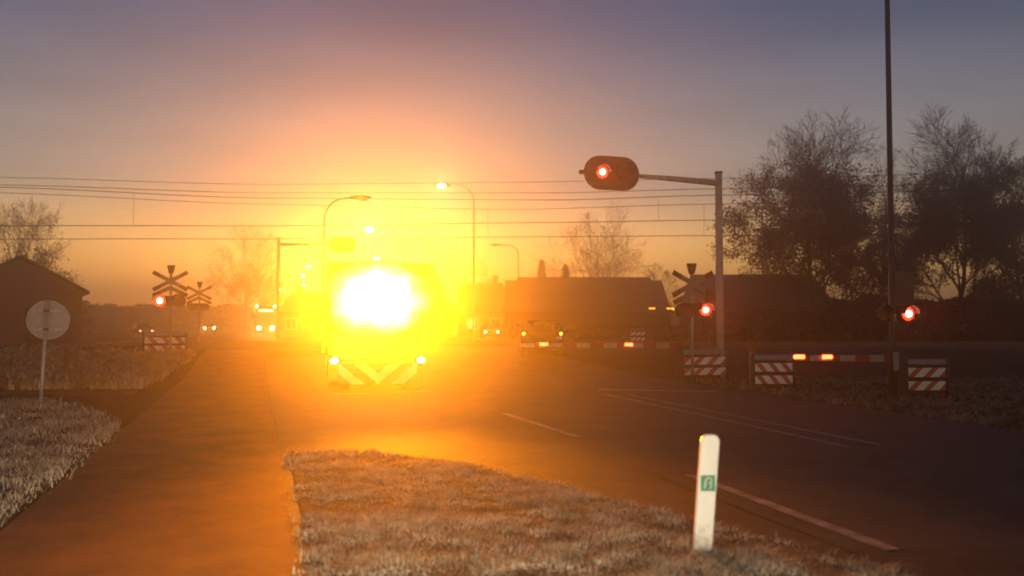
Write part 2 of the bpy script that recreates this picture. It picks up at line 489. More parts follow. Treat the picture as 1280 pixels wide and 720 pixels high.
gantry(Vector((pg.x, pg.y, 0)), gz(899, 217, 23.9), pg.x - bd.x - .85, -1,
       'weathered gantry pole with a black oval signal lit red over the road', pg.x - bd.x, -1, gz(862, 227, 23.9))
yg = 58.0
pg2 = atL(348, 300, yg); bd2 = atL(428, 317, yg)
gt = gantry(Vector((pg2.x, pg2.y, hgt(pg2))), gz(348, 306, yg), bd2.x - pg2.x - .8, 1,
       'far gantry beyond the railway whose unlit signal shows its back in the glare', bd2.x - pg2.x, None, gz(380, 313, yg) - .05)

# ------------------------------------------------------------------ street lamps and the tall mast
E_SODIUM = emit('street_lamp_glow', (1.0, 0.62, 0.2), 200.0)
E_SODFAR = emit('far_street_lamp_glow', (1.0, 0.66, 0.25), 160.0)
M_LAMPOFF = mat('unlit_lamp_bowl', (0.3, 0.3, 0.28), 0.3, 0.1, 4)
def street_lamp(px_pole, px_lamp, py_lamp, zc, lit, label, group='street lamps along the road', head=.95, far=False, bowl_s=1.0):
    b = at(px_pole, 400, zc); top = at(px_pole, py_lamp, zc).z; L = abs(px_lamp - px_pole) / F * zc
    sgn = 1 if px_lamp > px_pole else -1
    g0 = hgt(b); H = top - g0
    t = thing('street_lamp', label, 'street lamp', (b.x, b.y, g0), FACE, group)
    pts = [(0, 0, 0), (0, 0, 1.2), (0, 0, H - 1.0)]; rs = [.09, .075, .05]
    bend = min(.9, L * .55)
    for k in range(1, 7):
        q = pi / 2 * k / 6 * .92
        pts.append((sgn * bend * (1 - cos(q)), 0, H - 1.0 + 1.0 * sin(q))); rs.append(.045)
    pts.append((sgn * (L - head * .5), 0, H + .03)); rs.append(.04)
    MB().tube(pts, rs, 8).build('pole', mat('lamp_pole_steel', (0.3, 0.3, 0.29), 0.5, 0.15, 4), t, smooth=True)
    x0, x1 = L - head * .5, L + head * .5
    hd = MB(); out = [(x0, H), (x1, H + .03), (x1 + .02, H + .07), (x0 + head * .6, H + .15), (x0, H + .09)]
    hd.prism([(sgn * x, z) for x, z in out], -.14, .14)
    h = hd.build('lamp_head', M_DARK(), t, bevel=.02)
    bl = MB().sphere((sgn * (L + head * .08), 0, H - .01), (.34 if far and zc < 125 else .24) * bowl_s, 12, 0, .45)
    bl.build('lamp_bowl', (E_SODFAR if far else E_SODIUM) if lit else M_LAMPOFF, h)
    return t
street_lamp(404, 450, 248, 38.5, False, 'unlit street lamp with curved neck standing behind the blazing truck')
street_lamp(592, 553, 232, 52, True, 'tall street lamp with a lit orange head reaching left over the road')
street_lamp(648, 619, 306.5, 84, False, 'distant unlit street lamp rising over the barn roofs, its head to the left')
street_lamp(440, 460, 287, 78, True, 'far lit street lamp right above the truck light board', far=True)
street_lamp(497, 471, 324, 112, True, 'far lit street lamp just over the top of the glare', far=True)
street_lamp(371, 384, 333, 128, True, 'distant lit street lamp, topmost of three lamps left of the glare', far=True)
street_lamp(389, 379, 345, 156, True, 'distant lit street lamp, middle of three lamps left of the glare', far=True)
street_lamp(370, 379, 357, 196, True, 'distant lit street lamp, lowest of three lamps left of the glare', far=True)
street_lamp(342, 349, 362, 226, True, 'distant lit street lamp at the foot of the far gantry pole', far=True)
street_lamp(304, 311, 374, 300, True, 'most distant lit street lamp, low over the bus', far=True)

p = G(1117.5, 503)
mt = thing('tall_mast', 'tall thin dark mast rising out of the picture beside the striped guard', 'mast', p)
MB().tube([(0, 0, 0), (0, 0, 1.5), (0, 0, 14)], [.085, .07, .05], 12).build('pole', M_DARK(), mt, smooth=True)
MB().tube([(0, 0, 0), (0, 0, .12)], .16, 12).build('base_plate', M_DARK(), mt)
MB().box((0, -.09, .95), (.14, .03, .42)).build('access_door', M_CABIN(), mt)

# ------------------------------------------------------------------ small signs, marker post
p = G(939, 488)
ss = thing('small_sign', 'small round brownish sign on a thin post between two striped guards', 'road sign', p, -.2)
MB().tube([(0, 0, 0), (0, 0, 1.3)], .04, 8).build('post', M_STEEL(), ss, smooth=True)
MB().disc((0, -.05, 1.2), .17, .02, 20).build('sign_plate', mat('faded_red_sign', (0.22, 0.05, 0.03), 0.5, 0.2, 5), ss)

p = G(50, 511)
rs_ = thing('round_sign', 'round grey back of a traffic sign on a post in frosted grass', 'road sign', p, FACE + .3)
zt = at(57, 400, p.dot(FW_)).z
pl = MB().tube([(0, 0, 0), (.03, 0, .5), (.09, 0, zt + .42)], .038, 10); pl.build('post', M_STEEL(), rs_, smooth=True)
dsk = MB().disc((.11, .06, zt), .415, .012, 40); dsk.build('sign_plate', mat('grey_sign_back', (0.3, 0.28, 0.26), 0.6, 0.2, 3), rs_, bevel=.004)
for dz in (-.2, .2):
    MB().box((.10, .042, zt + dz), (.56, .025, .045)).build('bracket', M_STEEL(), rs_)
    MB().box((.085, .0, zt + dz), (.11, .10, .06)).build('clamp', M_DARK(), rs_, bevel=.008)
rim = MB()
rim.tube([(.11 + .415 * cos(2 * pi * k / 40), .06, zt + .415 * sin(2 * pi * k / 40)) for k in range(41)], .012, 6); rim.build('rim', M_STEEL(), rs_)

p = G(877, 697)
mp = thing('marker_post', 'white roadside marker post with a small green plaque', 'marker post', p, FACE + .05)
H = at(884, 543, p.dot(FW_)).z
tilt = 0.075
out = [(-.075, 0), (.075, 0), (.075 + tilt * 1.0, H - .05), (.06 + tilt, H - .012), (.03 + tilt, H), (-.03 + tilt, H), (-.06 + tilt, H - .012), (-.075 + tilt, H - .05)]
k_ = .066 / .075
out = [(x, z) for x, z in out]
pmx = mat('white_post_plastic', (0.82, 0.85, 0.8), 0.4, 0.05, 6)
pn = pmx.node_tree; tcp = pn.nodes.new('ShaderNodeTexCoord'); spz = pn.nodes.new('ShaderNodeSeparateXYZ'); pn.links.new(tcp.outputs['Object'], spz.inputs[0])
nzp = pn.nodes.new('ShaderNodeTexNoise'); nzp.inputs['Scale'].default_value = 22; nzp.inputs['Detail'].default_value = 5; pn.links.new(tcp.outputs['Object'], nzp.inputs['Vector'])
mpz = pn.nodes.new('ShaderNodeMapRange'); mpz.inputs[1].default_value = 0; mpz.inputs[2].default_value = .38; mpz.inputs[3].default_value = .75; mpz.inputs[4].default_value = -.35
pn.links.new(spz.outputs['Z'], mpz.inputs[0])
sm = pn.nodes.new('ShaderNodeMath'); sm.operation = 'ADD'; sm.use_clamp = True; pn.links.new(mpz.outputs[0], sm.inputs[0]); pn.links.new(nzp.outputs['Fac'], sm.inputs[1])
rmp = pn.nodes.new('ShaderNodeMapRange'); rmp.inputs[1].default_value = .55; rmp.inputs[2].default_value = 1.1; rmp.inputs[4].default_value = .8; pn.links.new(sm.outputs[0], rmp.inputs[0])
mxp = pn.nodes.new('ShaderNodeMixRGB'); mxp.inputs[2].default_value = (.16, .11, .07, 1); pn.links.new(rmp.outputs[0], mxp.inputs[0])
bs_ = pn.nodes['Principled BSDF']; pn.links.new(bs_.inputs['Base Color'].links[0].from_socket, mxp.inputs[1]); pn.links.new(mxp.outputs[0], bs_.inputs['Base Color'])
MB().prism(out, -.03, .03).build('post_body', pmx, mp, bevel=.012)
zpl = at(884, 603, p.dot(FW_)).z; xo = tilt * zpl / H
pq = MB().box((xo, -.036, zpl), (.115, .008, .125)).build('plaque', mat('green_plaque', (0.02, 0.3, 0.17), 0.4, 0.1, 8), mp)
gl = MB()
gl.tube([(xo - .028, -.043, zpl - .04), (xo - .02, -.043, zpl + .02), (xo - .004, -.043, zpl + .045)], .008, 6)
gl.tube([(xo - .004, -.043, zpl + .045), (xo + .025, -.043, zpl + .04), (xo + .026, -.043, zpl + .005), (xo + .005, -.043, zpl + .002)], .007, 6)
gl.tube([(xo + .022, -.043, zpl + .01), (xo + .024, -.043, zpl - .03), (xo + .008, -.043, zpl - .045)], .007, 6)
gl.build('symbol', M_WHITE(), pq)

# ------------------------------------------------------------------ maintenance truck with warning light board
pt = at(473, 490, 22.2)
TR = thing('maintenance_truck', 'road maintenance truck with a blazing warning light board and a V of chevrons', 'truck', (pt.x, pt.y, hgt(pt)), -.06)
M_TRUCK = mat('truck_orange_paint', (0.55, 0.26, 0.03), 0.4, 0.1, 3)
body = MB().box((0, 2.6, 1.75), (2.4, 4.6, 1.9)); body.build('box_body', M_TRUCK, TR, bevel=.05)
MB().box((0, 3.9, .75), (.9, 7.4, .24)).build('chassis', M_DARK(), TR)
cab = MB().xprism([(5.3, .75), (7.2, .75), (7.2, 1.7), (6.9, 2.75), (5.3, 2.75)], -1.15, 1.15); cab.build('cab', M_TRUCK, TR, bevel=.06)
for sx in (-1, 1):
    wn = MB().box((sx * 1.155, 6.1, 2.1), (.02, 1.1, .65)); wn.build('side_window', M_GLASS(), TR)
    mr = MB().box((sx * 1.42, 7.0, 2.1), (.2, .1, .5)); mr.tube([(sx * 1.1, 7.0, 2.2), (sx * 1.4, 7.0, 2.2)], .02, 6); mr.build('mirror', M_DARK(), TR)
for sx in (-1, 1):
    for y, w in ((1.2, .5), (2.5, .5), (6.3, .3)):
        wt = MB().disc((sx * (1.2 - w / 2), y, .5), .5, w, 24, 0, (1, 0, 0)); wo = wt.build('wheel', M_RUBBER(), TR, smooth=False, bevel=.04)
        MB().disc((sx * 1.205, y, .5), .26, .04, 16, 0, (1, 0, 0)).build('rim', M_STEEL(), wo)
    MB().box((sx * 1.0, .55, .55), (.45, .02, .5)).build('mudflap', M_RUBBER(), TR)
# tailgate with V chevrons, bumper
tg = MB().box((0, .25, .8), (2.36, .08, .12)); tg.build('bumper_beam', M_DARK(), TR)
ch = MB()
x0, x1, z0, z1 = -1.02, 1.02, .22, .74
def chev(side):
    # slanting bands rising outwards on either half
    w = .34; bands = []
    def clipx(poly, lo, hi):
        for lim, sg in ((lo, 1), (hi, -1)):
            o_ = []
            for i in range(len(poly)):
                a, b = poly[i], poly[(i + 1) % len(poly)]
                ia, ib = sg * (a[0] - lim) >= 0, sg * (b[0] - lim) >= 0
                if ia: o_.append(a)
                if ia != ib:
                    t = (lim - a[0]) / (b[0] - a[0]); o_.append((lim, a[1] + t * (b[1] - a[1])))
            poly = o_
            if not poly: return None
        return poly
    k = -3
    while k < 6:
        a0 = k * w; sl = .62
        poly = [(a0, z0), (a0 + w, z0), (a0 + w + sl, z1), (a0 + sl, z1)]
        pl = clipx(poly, 0, 1.02)
        if pl and len(pl) > 2:
            pl = [(x * side, z) for x, z in pl]
            if side < 0: pl = pl[::-1]
            ch.prism(pl, .16, .19, 0 if k % 2 else 1)
        k += 1
chev(1); chev(-1)
ch.build('chevron_panel', [mat('dusty_chevron_white', (0.45, 0.4, 0.34), 0.7, 0.2, 5), mat('dusty_chevron_red', (0.3, 0.07, 0.03), 0.7, 0.2, 5)], TR)
E_TAIL = emit('rear_lamp_glow', (1.0, 0.78, 0.42), 16.0)
for sx in (-1, 1):
    lb = MB().box((sx * 1.13, .2, .84), (.30, .12, .2)).build('rear_lamp', M_DARK(), TR, bevel=.02)
    MB().sphere((sx * 1.13, .13, .84), .095, 12, 0, .75).build('lens', E_TAIL, lb)
# the light board
LB = MB().box((0, .16, 2.46), (2.66, .12, 1.9)).build('light_board', M_BLACK(), TR, bevel=.05)
LAMP_S = 4.0
SPOT_W = 6300.0
SPOT_A = 44
LAMP_C = (1.0, 0.245, 0.0003)
E_WARN = emit('warning_lamp_glow', (1.0, 0.75, 0.38), LAMP_S)
random.seed(4)
ph_ = [random.uniform(0, 6.28) for _ in range(4)]
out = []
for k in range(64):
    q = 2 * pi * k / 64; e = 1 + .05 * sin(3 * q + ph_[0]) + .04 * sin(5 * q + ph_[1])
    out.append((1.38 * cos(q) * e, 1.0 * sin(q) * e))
dfm = emit('painted_glare', (1, 1, 1), 1.0)       # added disc: the glare's bright middle and soft edge painted into its emission
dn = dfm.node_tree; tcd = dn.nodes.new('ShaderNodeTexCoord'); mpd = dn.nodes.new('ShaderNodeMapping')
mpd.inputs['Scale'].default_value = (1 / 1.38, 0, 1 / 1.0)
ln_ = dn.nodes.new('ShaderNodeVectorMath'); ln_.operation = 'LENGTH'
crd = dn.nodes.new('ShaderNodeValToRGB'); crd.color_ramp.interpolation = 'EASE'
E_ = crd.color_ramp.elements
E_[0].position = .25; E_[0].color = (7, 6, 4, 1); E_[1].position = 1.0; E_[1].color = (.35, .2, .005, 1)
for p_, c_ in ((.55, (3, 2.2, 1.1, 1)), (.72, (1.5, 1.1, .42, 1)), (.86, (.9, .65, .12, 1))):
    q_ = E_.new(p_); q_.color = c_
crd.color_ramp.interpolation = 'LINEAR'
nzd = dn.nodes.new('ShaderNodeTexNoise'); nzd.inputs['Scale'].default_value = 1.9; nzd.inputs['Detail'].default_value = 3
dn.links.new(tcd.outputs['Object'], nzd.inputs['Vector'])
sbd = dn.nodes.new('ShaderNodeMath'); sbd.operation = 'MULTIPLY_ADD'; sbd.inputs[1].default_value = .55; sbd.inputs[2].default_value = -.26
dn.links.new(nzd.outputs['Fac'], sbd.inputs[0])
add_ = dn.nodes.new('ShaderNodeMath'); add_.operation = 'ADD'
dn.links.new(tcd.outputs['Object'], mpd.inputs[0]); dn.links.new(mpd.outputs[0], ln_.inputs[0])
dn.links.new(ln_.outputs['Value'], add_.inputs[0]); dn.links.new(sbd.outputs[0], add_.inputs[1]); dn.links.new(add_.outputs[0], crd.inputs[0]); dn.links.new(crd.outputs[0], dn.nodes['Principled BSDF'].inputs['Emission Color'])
df_ = MB().prism(out, .02, .06).build('glare_disc', dfm, LB); df_.location = (0, 0, 2.46)
for r_, (z, n) in enumerate(((2.22, 2), (2.46, 4), (2.70, 3))):
    for k in range(n):
        x = (k - (n - 1) / 2) * .346
        MB().disc((x, .0, z), .12, .04, 18, 0, (0, 1, 0)).build('warning_lamp', E_WARN, LB)
for sx in (-1, 1):
    bc = MB().tube([(sx * .85, 1.1, 2.7), (sx * .85, 1.1, 3.0)], .1, 12); bc.build('beacon', mat('amber_plastic', (0.6, 0.25, 0.02), 0.2, 0.1, 5), TR)

# the lamps are lensed: most of their light leaves in a level beam to the rear
for sx in (-.7, 0, .7):
    l = bpy.data.lights.new('warning_beam', 'SPOT'); l.energy = SPOT_W; l.spot_size = radians(SPOT_A); l.spot_blend = 1.0
    l.color = LAMP_C; l.shadow_soft_size = .25
    o = bpy.data.objects.new('warning_beam', l); COL.objects.link(o); o.parent = LB
    o.location = (sx, -.25, 2.5); o.rotation_euler = (-pi / 2 - radians(1.5), 0, 0)

# ------------------------------------------------------------------ cars and a bus
E_HEAD = emit('headlight_glow', (1.0, 0.6, 0.18), 200.0)
E_HEADDIM = emit('dim_headlight_glow', (1.0, 0.75, 0.35), 16.0)
E_AMBER = emit('amber_indicator_glow', (1.0, 0.62, 0.06), 3.0)
M_TAILOFF = mat('unlit_tail_lens', (0.2, 0.01, 0.01), 0.2, 0.1, 5)
def car(loc, rz, label, paint_c, head=None, indicators=None):
    # local front faces -Y
    t = thing('car', label, 'car', loc, rz, 'cars near the level crossing')
    pm = mat('car_paint_' + paint_c[0], paint_c[1], 0.6, 0.05, 2, spec=.15)
    b = MB()
    prof = [(-2.1, .35), (-2.15, .6), (-2.05, .78), (-1.0, .95), (1.9, .98), (2.1, .85), (2.12, .45), (2.0, .3), (-1.95, .28)]
    b.xprism(prof[::-1], -.86, .86); b.build('body', pm, t, bevel=.09, smooth=False)
    gh = MB(); base = [(-1.05, .94), (1.75, .96)]; top = [(-.3, 1.45), (1.25, 1.45)]
    vs = []
    for (y, z), hw in ((base[0], .80), (base[1], .80), (top[1], .62), (top[0], .62)):
        vs += [(-hw, y, z), (hw, y, z)]
    gh.add(vs, [(0, 1, 3, 2), (2, 3, 5, 4), (4, 5, 7, 6), (6, 7, 1, 0), (0, 2, 4, 6), (1, 7, 5, 3)])
    gh.build('windows', M_GLASS(), t, bevel=.04)
    MB().box((0, .48, 1.455), (1.22, 1.5, .04)).build('roof', pm, t, bevel=.015)
    for sx in (-1, 1):
        for y in (-1.35, 1.35):
            w = MB().disc((sx * .76, y, .32), .32, .22, 20, 0, (1, 0, 0)).build('wheel', M_RUBBER(), t, bevel=.03)
            MB().disc((sx * .875, y, .32), .2, .02, 14, 0, (1, 0, 0)).build('rim', M_STEEL(), w)
        hl = MB().sphere((sx * .62, -2.06, .68), .11, 10, 0, .7)
        hl.build('headlight', head or M_STEEL(), t)
        tl = MB().box((sx * .68, 2.08, .78), (.26, .1, .16)).build('tail_light', M_TAILOFF, t, bevel=.02)
        if indicators: MB().sphere((sx * .74, 2.12, .95), .06, 10).build('indicator', indicators, t)
        MB().box((sx * .95, -.75, 1.0), (.18, .1, .12)).build('wing_mirror', pm, t, bevel=.03)
    MB().box((0, 2.115, .55), (.5, .02, .11)).build('rear_plate', mat('yellow_plate', (0.6, 0.4, 0.03), 0.4, 0.05, 6), t)
    MB().box((0, -2.15, .5), (.5, .02, .11)).build('front_plate', mat('yellow_plate', (0, 0, 0)), t)
    return t
DARKP = ('dark', (0.008, 0.008, 0.01)); GREYP = ('grey', (0.12, 0.12, 0.13))
def yaw_to(px): return -math.atan((px - 640) / F) - PSI
p = at(680, 455, 36.0)
car(onground(p), pi + yaw_to(680) - .03, 'dark car seen from behind past the long boom with two small amber lights', DARKP, None, E_AMBER)
p = at(612, 420, 88)
car(onground(p), yaw_to(612) + .1, 'car with two small white headlights in front of the barn houses', GREYP, E_HEADDIM)
p = at(309, 410, 170)
car(onground(p), 0.0, 'far car with small paired headlights queueing left of the bus', DARKP, E_HEAD)
p = at(262, 405, 128)
car(onground(p), yaw_to(262), 'car with bright headlights on the side road beside the unlit crossing signal', GREYP, E_HEAD)
p = at(178, 400, 96)
car(onground(p), yaw_to(178) + .2, 'parked car with faint headlights left of the glowing crossing signal', DARKP, emit('faint_headlight_glow', (1, .7, .4), 2.5))

p = at(288, 410, 150)
car(onground(p), yaw_to(288), 'distant car with paired headlights between the bright side road car and the far queueing car', GREYP, E_HEAD)
p = at(320, 405, 210)
car(onground(p), -.05, 'most distant car, a faint pair of lights just left of the bus roof line', DARKP, E_HEAD)
p = at(332, 420, 96)
bs = thing('bus', 'oncoming bus with lit destination display and bright headlights beyond the crossing', 'bus', onground(p), 0.02)
M_BUS = mat('bus_paint', (0.06, 0.05, 0.03), 0.5, 0.1, 2)
MB().box((0, 5.5, 1.95), (2.5, 11, 3.0)).build('body', M_BUS, bs, bevel=.12)
MB().box((0, -.01, 1.95), (2.3, .06, 1.3)).build('windscreen', M_GLASS(), bs, bevel=.02)
MB().box((0, -.03, 2.98), (1.5, .06, .16)).build('destination_display', emit('display_glow', (1, .6, .15), 8), bs)
for sx in (-1, 1):
    MB().sphere((sx * .74, -.03, 1.0), .15, 12).build('headlight', E_HEAD, bs)
    MB().sphere((sx * .98, -.03, 3.42), .075, 8).build('marker_light', E_SODIUM, bs)
    for y in (2.3, 8.3):
        w = MB().disc((sx * 1.13, y, .48), .48, .3, 20, 0, (1, 0, 0)).build('wheel', M_RUBBER(), bs)
    MB().box((sx * 1.253, 5.6, 2.35), (.02, 9.2, .9)).build('side_windows', M_GLASS(), bs)
    MB().box((sx * 1.42, -.15, 2.2), (.16, .12, .45)).build('mirror', M_DARK(), bs)

# ------------------------------------------------------------------ houses, barns
def house(loc, rz, label, w, d, eave, ridge, gable_front=False, chimney=None, wins=(), hip=0.0, name='house', cat='house', wallm=None):
    # front is -Y. gable_front: ridge along y, else ridge along x
    t = thing(name, label, cat, loc, rz, 'houses and barns around the crossing')
    wm = wallm or M_BRICK()
    wl = MB()
    if gable_front:
        o_ = [(-w / 2, 0), (w / 2, 0), (w / 2, eave), (0, ridge), (-w / 2, eave)]
        wl.prism(o_, 0, d)
    else:
        wl.xprism([(0, 0), (0, eave), (d / 2, ridge - .1), (d, eave), (d, 0)][::-1], -w / 2 + hip * .12, w / 2 - hip * .12)
    wl.build('wall', wm, t)
    rf = MB(); ov = .35; th = .14
    if gable_front:
        for sx in (-1, 1):
            sl = (ridge - eave) / (w / 2); xe = w / 2 + ov; ze = ridge - sl * xe
            o_ = [(0, ridge + .03), (sx * xe, ze + .03), (sx * xe, ze + .03 + th), (0, ridge + .03 + th)]
            if sx < 0: o_ = o_[::-1]
            rf.prism(o_, -ov, d + ov)
    else:
        sl = (ridge - eave) / (d / 2); ye = -ov; ze = eave - sl * ov
        X, Xt = w / 2 + ov * (0 if hip else 1), w / 2 + ov - hip
        z2 = ridge + .05
        lo = [(-X, ye, ze), (X, ye, ze), (X, d + ov, ze), (-X, d + ov, ze)]
        hi = [(-Xt, d / 2, z2), (Xt, d / 2, z2)]
        up = Vector((0, 0, th))
        vs = lo + hi + [tuple(Vector(q) + up) for q in lo + hi]
        f = [(6, 7, 11, 10), (8, 9, 10, 11), (7, 8, 11), (9, 6, 10), (0, 4, 5, 1), (2, 5, 4, 3), (1, 5, 2), (3, 4, 0),
             (0, 1, 7, 6), (1, 2, 8, 7), (2, 3, 9, 8), (3, 0, 6, 9)]
        rf.add(vs, f)
    ro = rf.build('roof', M_ROOF(), t)
    if chimney is not None:
        c = MB().box((chimney, d / 2 if not gable_front else d * .4, ridge + .35), (.6, .6, 1.3)); c.box((chimney, d / 2 if not gable_front else d * .4, ridge + 1.03), (.72, .72, .1))
        c.build('chimney', M_BRICK(), ro)
    if not gable_front:
        sl_ = (ridge - eave) / (d / 2)
        gz_ = eave - sl_ * ov
        MB().tube([(-w / 2 + .1, -ov - .06, gz_ + .04), (w / 2 - .1, -ov - .06, gz_ + .04)], .07, 8).build('gutter', M_DARK(), t)
        MB().tube([(-w / 2 + .5, -.07, 0), (-w / 2 + .5, -.07, gz_ - .05), (-w / 2 + .5, -ov - .04, gz_ + .02)], .045, 6).build('downpipe', M_DARK(), t)
    dr = MB().box((w * .12, -.02, 1.05), (1.0, .06, 2.1)); dr.build('door', M_WOOD(), t)
    for (x, z, ww, hh, lit) in wins:
        fr = MB()
        for sx in (-1, 1): fr.box((x + sx * (ww / 2 + .04), -.03, z), (.08, .1, hh + .16))
        for sz in (-1, 1): fr.box((x, -.03, z + sz * (hh / 2 + .04)), (ww, .1, .08))
        fr.box((x, -.025, z), (.05, .06, hh))
        fo = fr.build('window', M_WHITE(), t)
        MB().box((x, -.01, z), (ww, .03, hh)).build('pane', lit or M_GLASS(), fo)
    return t
E_WIN = emit('lit_window_glow', (1.0, 0.36, 0.03), 2.6)
def gp(px, zc): q = at(px, 400, zc); return Vector((q.x, q.y, hgt(q)))
def zz(py, zc): return CH + (400 - py) * zc / F
# left gable house
zc = 46
house(gp(24, zc), FACE + .52, 'dark gabled house at the left edge behind the round sign', 2 * 70 / F * zc, 9, zz(372, zc), zz(329, zc) - .15, True,
      None, ((-1.8, 1.3, .9, 1.1, None), (1.5, 1.3, .9, 1.1, None)))
zc = 72   # barn with the sloping end
xm = (632 + 838) / 2
house(gp(xm, zc), FACE, 'long barn with sloping roof ends and two small amber windows at its right end', (842 - 628) / F * zc, 9, 2.7, zz(349, zc + 4.5), False, None,
      ((gp(815, zc).dot(R_) - gp(xm, zc).dot(R_), zz(388, zc), .5, .42, E_WIN), (gp(838, zc).dot(R_) - gp(xm, zc).dot(R_) - .0, zz(388, zc), .6, .42, E_WIN)), hip=1.7, name='barn', cat='barn', wallm=M_WOOD())
zc = 64
house(gp(962, zc), FACE - .02, 'dark barn behind the gantry pole with a straight roofline under the trees', (1048 - 880) / F * zc, 10, 2.6, zz(348, zc + 5), False, None, (), hip=.5, name='barn', cat='barn', wallm=M_WOOD())
zc = 96
house(gp(604, zc), FACE + .05, 'low house between the glare and the long barn', 66 / F * zc, 8, 3.0, zz(356, zc + 4), False, 1.5, ((-1.2, 1.5, 1.1, 1.1, None), (1.4, 1.5, 1.1, 1.1, None)), hip=1.0)
zc = 92
house(gp(378, zc), FACE - .05, 'house half lost in the glare left of the light board', 66 / F * zc, 8, 2.8, zz(368, zc + 4), False, -1.6, ((-1.2, 1.5, 1.1, 1.1, None),), hip=.8)
zc = 84
house(gp(533, zc), FACE, 'steep gabled house directly right of the blazing light board', 50 / F * zc, 8, 3.2, zz(330, zc), True, None, ((0, 4.3, .8, .9, None),))

# ------------------------------------------------------------------ trees
def rnd(a, b): return random.uniform(a, b)
def tree(px, zc, top_py, width_px, label, seed, name='bare_tree', dense=0.0, lv=(8, 6, 5, 4), trunk_h=.22, base_py=None, group='bare trees around the crossing', twr=1.0, dense_top=.75):
    random.seed(seed)
    b = gp(px, zc); H = zz(top_py, zc) - b.z; Wd = width_px / F * zc
    t = thing(name, label, 'tree', b, FACE, group)
    tr = MB(); cr = MB()
    r0 = H * .018
    tips = []
    def grow(mb, p, d, L, r, lev, n=4, trop=.12):
        pts = [p]; rs = [r]; q = p.copy(); dd = d.normalized()
        for i in range(n):
            dd = (dd + Vector((rnd(-1, 1), rnd(-1, 1), rnd(-1, 1))) * .17 + Vector((0, 0, trop))).normalized()
            q = q + dd * (L / n); pts.append(q.copy()); rs.append(max(.006 * twr, r * (1 - .75 * (i + 1) / n)))
        mb.tube(pts, rs, 6 if lev < 1 else (4 if lev < 2 else 3), 0, False)
        return pts, rs, dd
    th = H * trunk_h
    pts, rs, dd = grow(tr, Vector((0, 0, 0)), Vector((rnd(-.05, .05), rnd(-.05, .05), 1)), H * .8, r0, 0, 7, .3)
    nl = lv[0] + 3
    def along(pts, rs, f):
        x = f * (len(pts) - 1); i = min(int(x), len(pts) - 2); u = x - i
        return pts[i].lerp(pts[i + 1], u), rs[i] * (1 - u) + rs[i + 1] * u, (pts[i + 1] - pts[i]).normalized()
    def sub(pts, rs, L, lev):
        cnt = lv[lev]
        for k in range(cnt):
            f = .2 + .8 * (k + rnd(0, .8)) / cnt
            f = min(f, 1.0)
            p, r, td = along(pts, rs, f)
            ax = td.orthogonal().normalized(); ax.rotate(Matrix.Rotation(rnd(0, 2 * pi), 3, td))
            d = (td * rnd(.6, 1.0) + ax * rnd(.5, 1.0)).normalized()
            l2 = L * rnd(.45, .75) * (1.1 - .4 * f)
            q = grow(cr, p, d, l2, r * .6, lev, 3, .1)
            if lev + 1 < len(lv): sub(q[0], q[1], l2, lev + 1)
            else: tips.append((q[0][-1], q[0][1]))
    for k in range(nl):
        f = trunk_h / .8 + (1 - trunk_h / .8) * (k + rnd(0, .6)) / nl
        p, r, td = along(pts, rs, min(f, 1))
        a = k * 2.4 + rnd(-.4, .4); el = rnd(.35, .75) + f * .5
        d = Vector((cos(a) * cos(el), sin(a) * cos(el), sin(el)))
        L = (Wd * .5) / max(.45, cos(el)) * (1.0 - .45 * f) * rnd(.8, 1.1)
        q = grow(cr, p, d, L, r * .6, 1, 5, .1)
        sub(q[0], q[1], L, 1)
    tr.build('trunk', M_BARK(), t)
    if dense > 0:
        n = 0
        for tip, mid in tips:
            rz_ = tip.z / H
            if rz_ > dense_top + rnd(-.08, .08): continue
            for c in (tip, mid):
                for j in range(int(dense * 4)):
                    o_ = c + Vector((rnd(-1, 1), rnd(-1, 1), rnd(-1, 1))) * .38
                    s_ = rnd(.05, .14); u = Vector((rnd(-1, 1), rnd(-1, 1), rnd(-1, 1))).normalized(); v = u.orthogonal().normalized()
                    cr.add([o_ - u * s_, o_ + v * s_ * .6, o_ + u * s_, o_ - v * s_ * .6], [(0, 1, 2, 3)], 1)
    cr.build('crown', [M_TWIG(), M_LEAF()], t)
    return t
tree(1022, 60, 205, 172, 'large tree with dense lower crown and bare top twigs behind the dark barn', 3, dense=1.5, lv=(13, 9, 7, 5), dense_top=.93, twr=1.9, trunk_h=.10)
tree(1195, 60, 208, 160, 'large dense tree right of the tall mast', 5, dense=1.5, lv=(13, 9, 7, 5), dense_top=.93, twr=1.9, trunk_h=.10)
tree(1292, 64, 200, 115, 'large tree cut off by the right edge of the view', 8, dense=1.2, lv=(11, 8, 6, 5), dense_top=.75, twr=1.9, trunk_h=.10)
tree(1098, 74, 210, 90, 'thinner bare tree seen in the gap behind the tall mast', 12, dense=1.0, lv=(10, 8, 6, 4), twr=1.6, trunk_h=.1)
tree(746, 112, 338, 128, 'round bare tree rising above the long barn roof', 21, lv=(9, 7, 6, 4), twr=2.2)
tree(822, 105, 342, 56, 'small bare tree past the right end of the long barn', 23, lv=(7, 6, 5, 4), twr=2.0, trunk_h=.1)
tree(50, 78, 282, 98, 'washed out bare tree behind the gabled house', 31, lv=(9, 7, 6, 4), twr=1.6, dense=.4)
tree(-8, 84, 268, 80, 'bare tree at the left edge behind the gabled house', 33, lv=(8, 6, 5, 4), twr=1.6)
tree(306, 120, 322, 92, 'orange hazy bare tree left of the glare', 41, lv=(9, 7, 6, 4), twr=2.0, dense=.8, trunk_h=.12)
tree(600, 150, 340, 50, 'far bare tree behind the low house', 43, lv=(8, 6, 5, 4), twr=2.0)

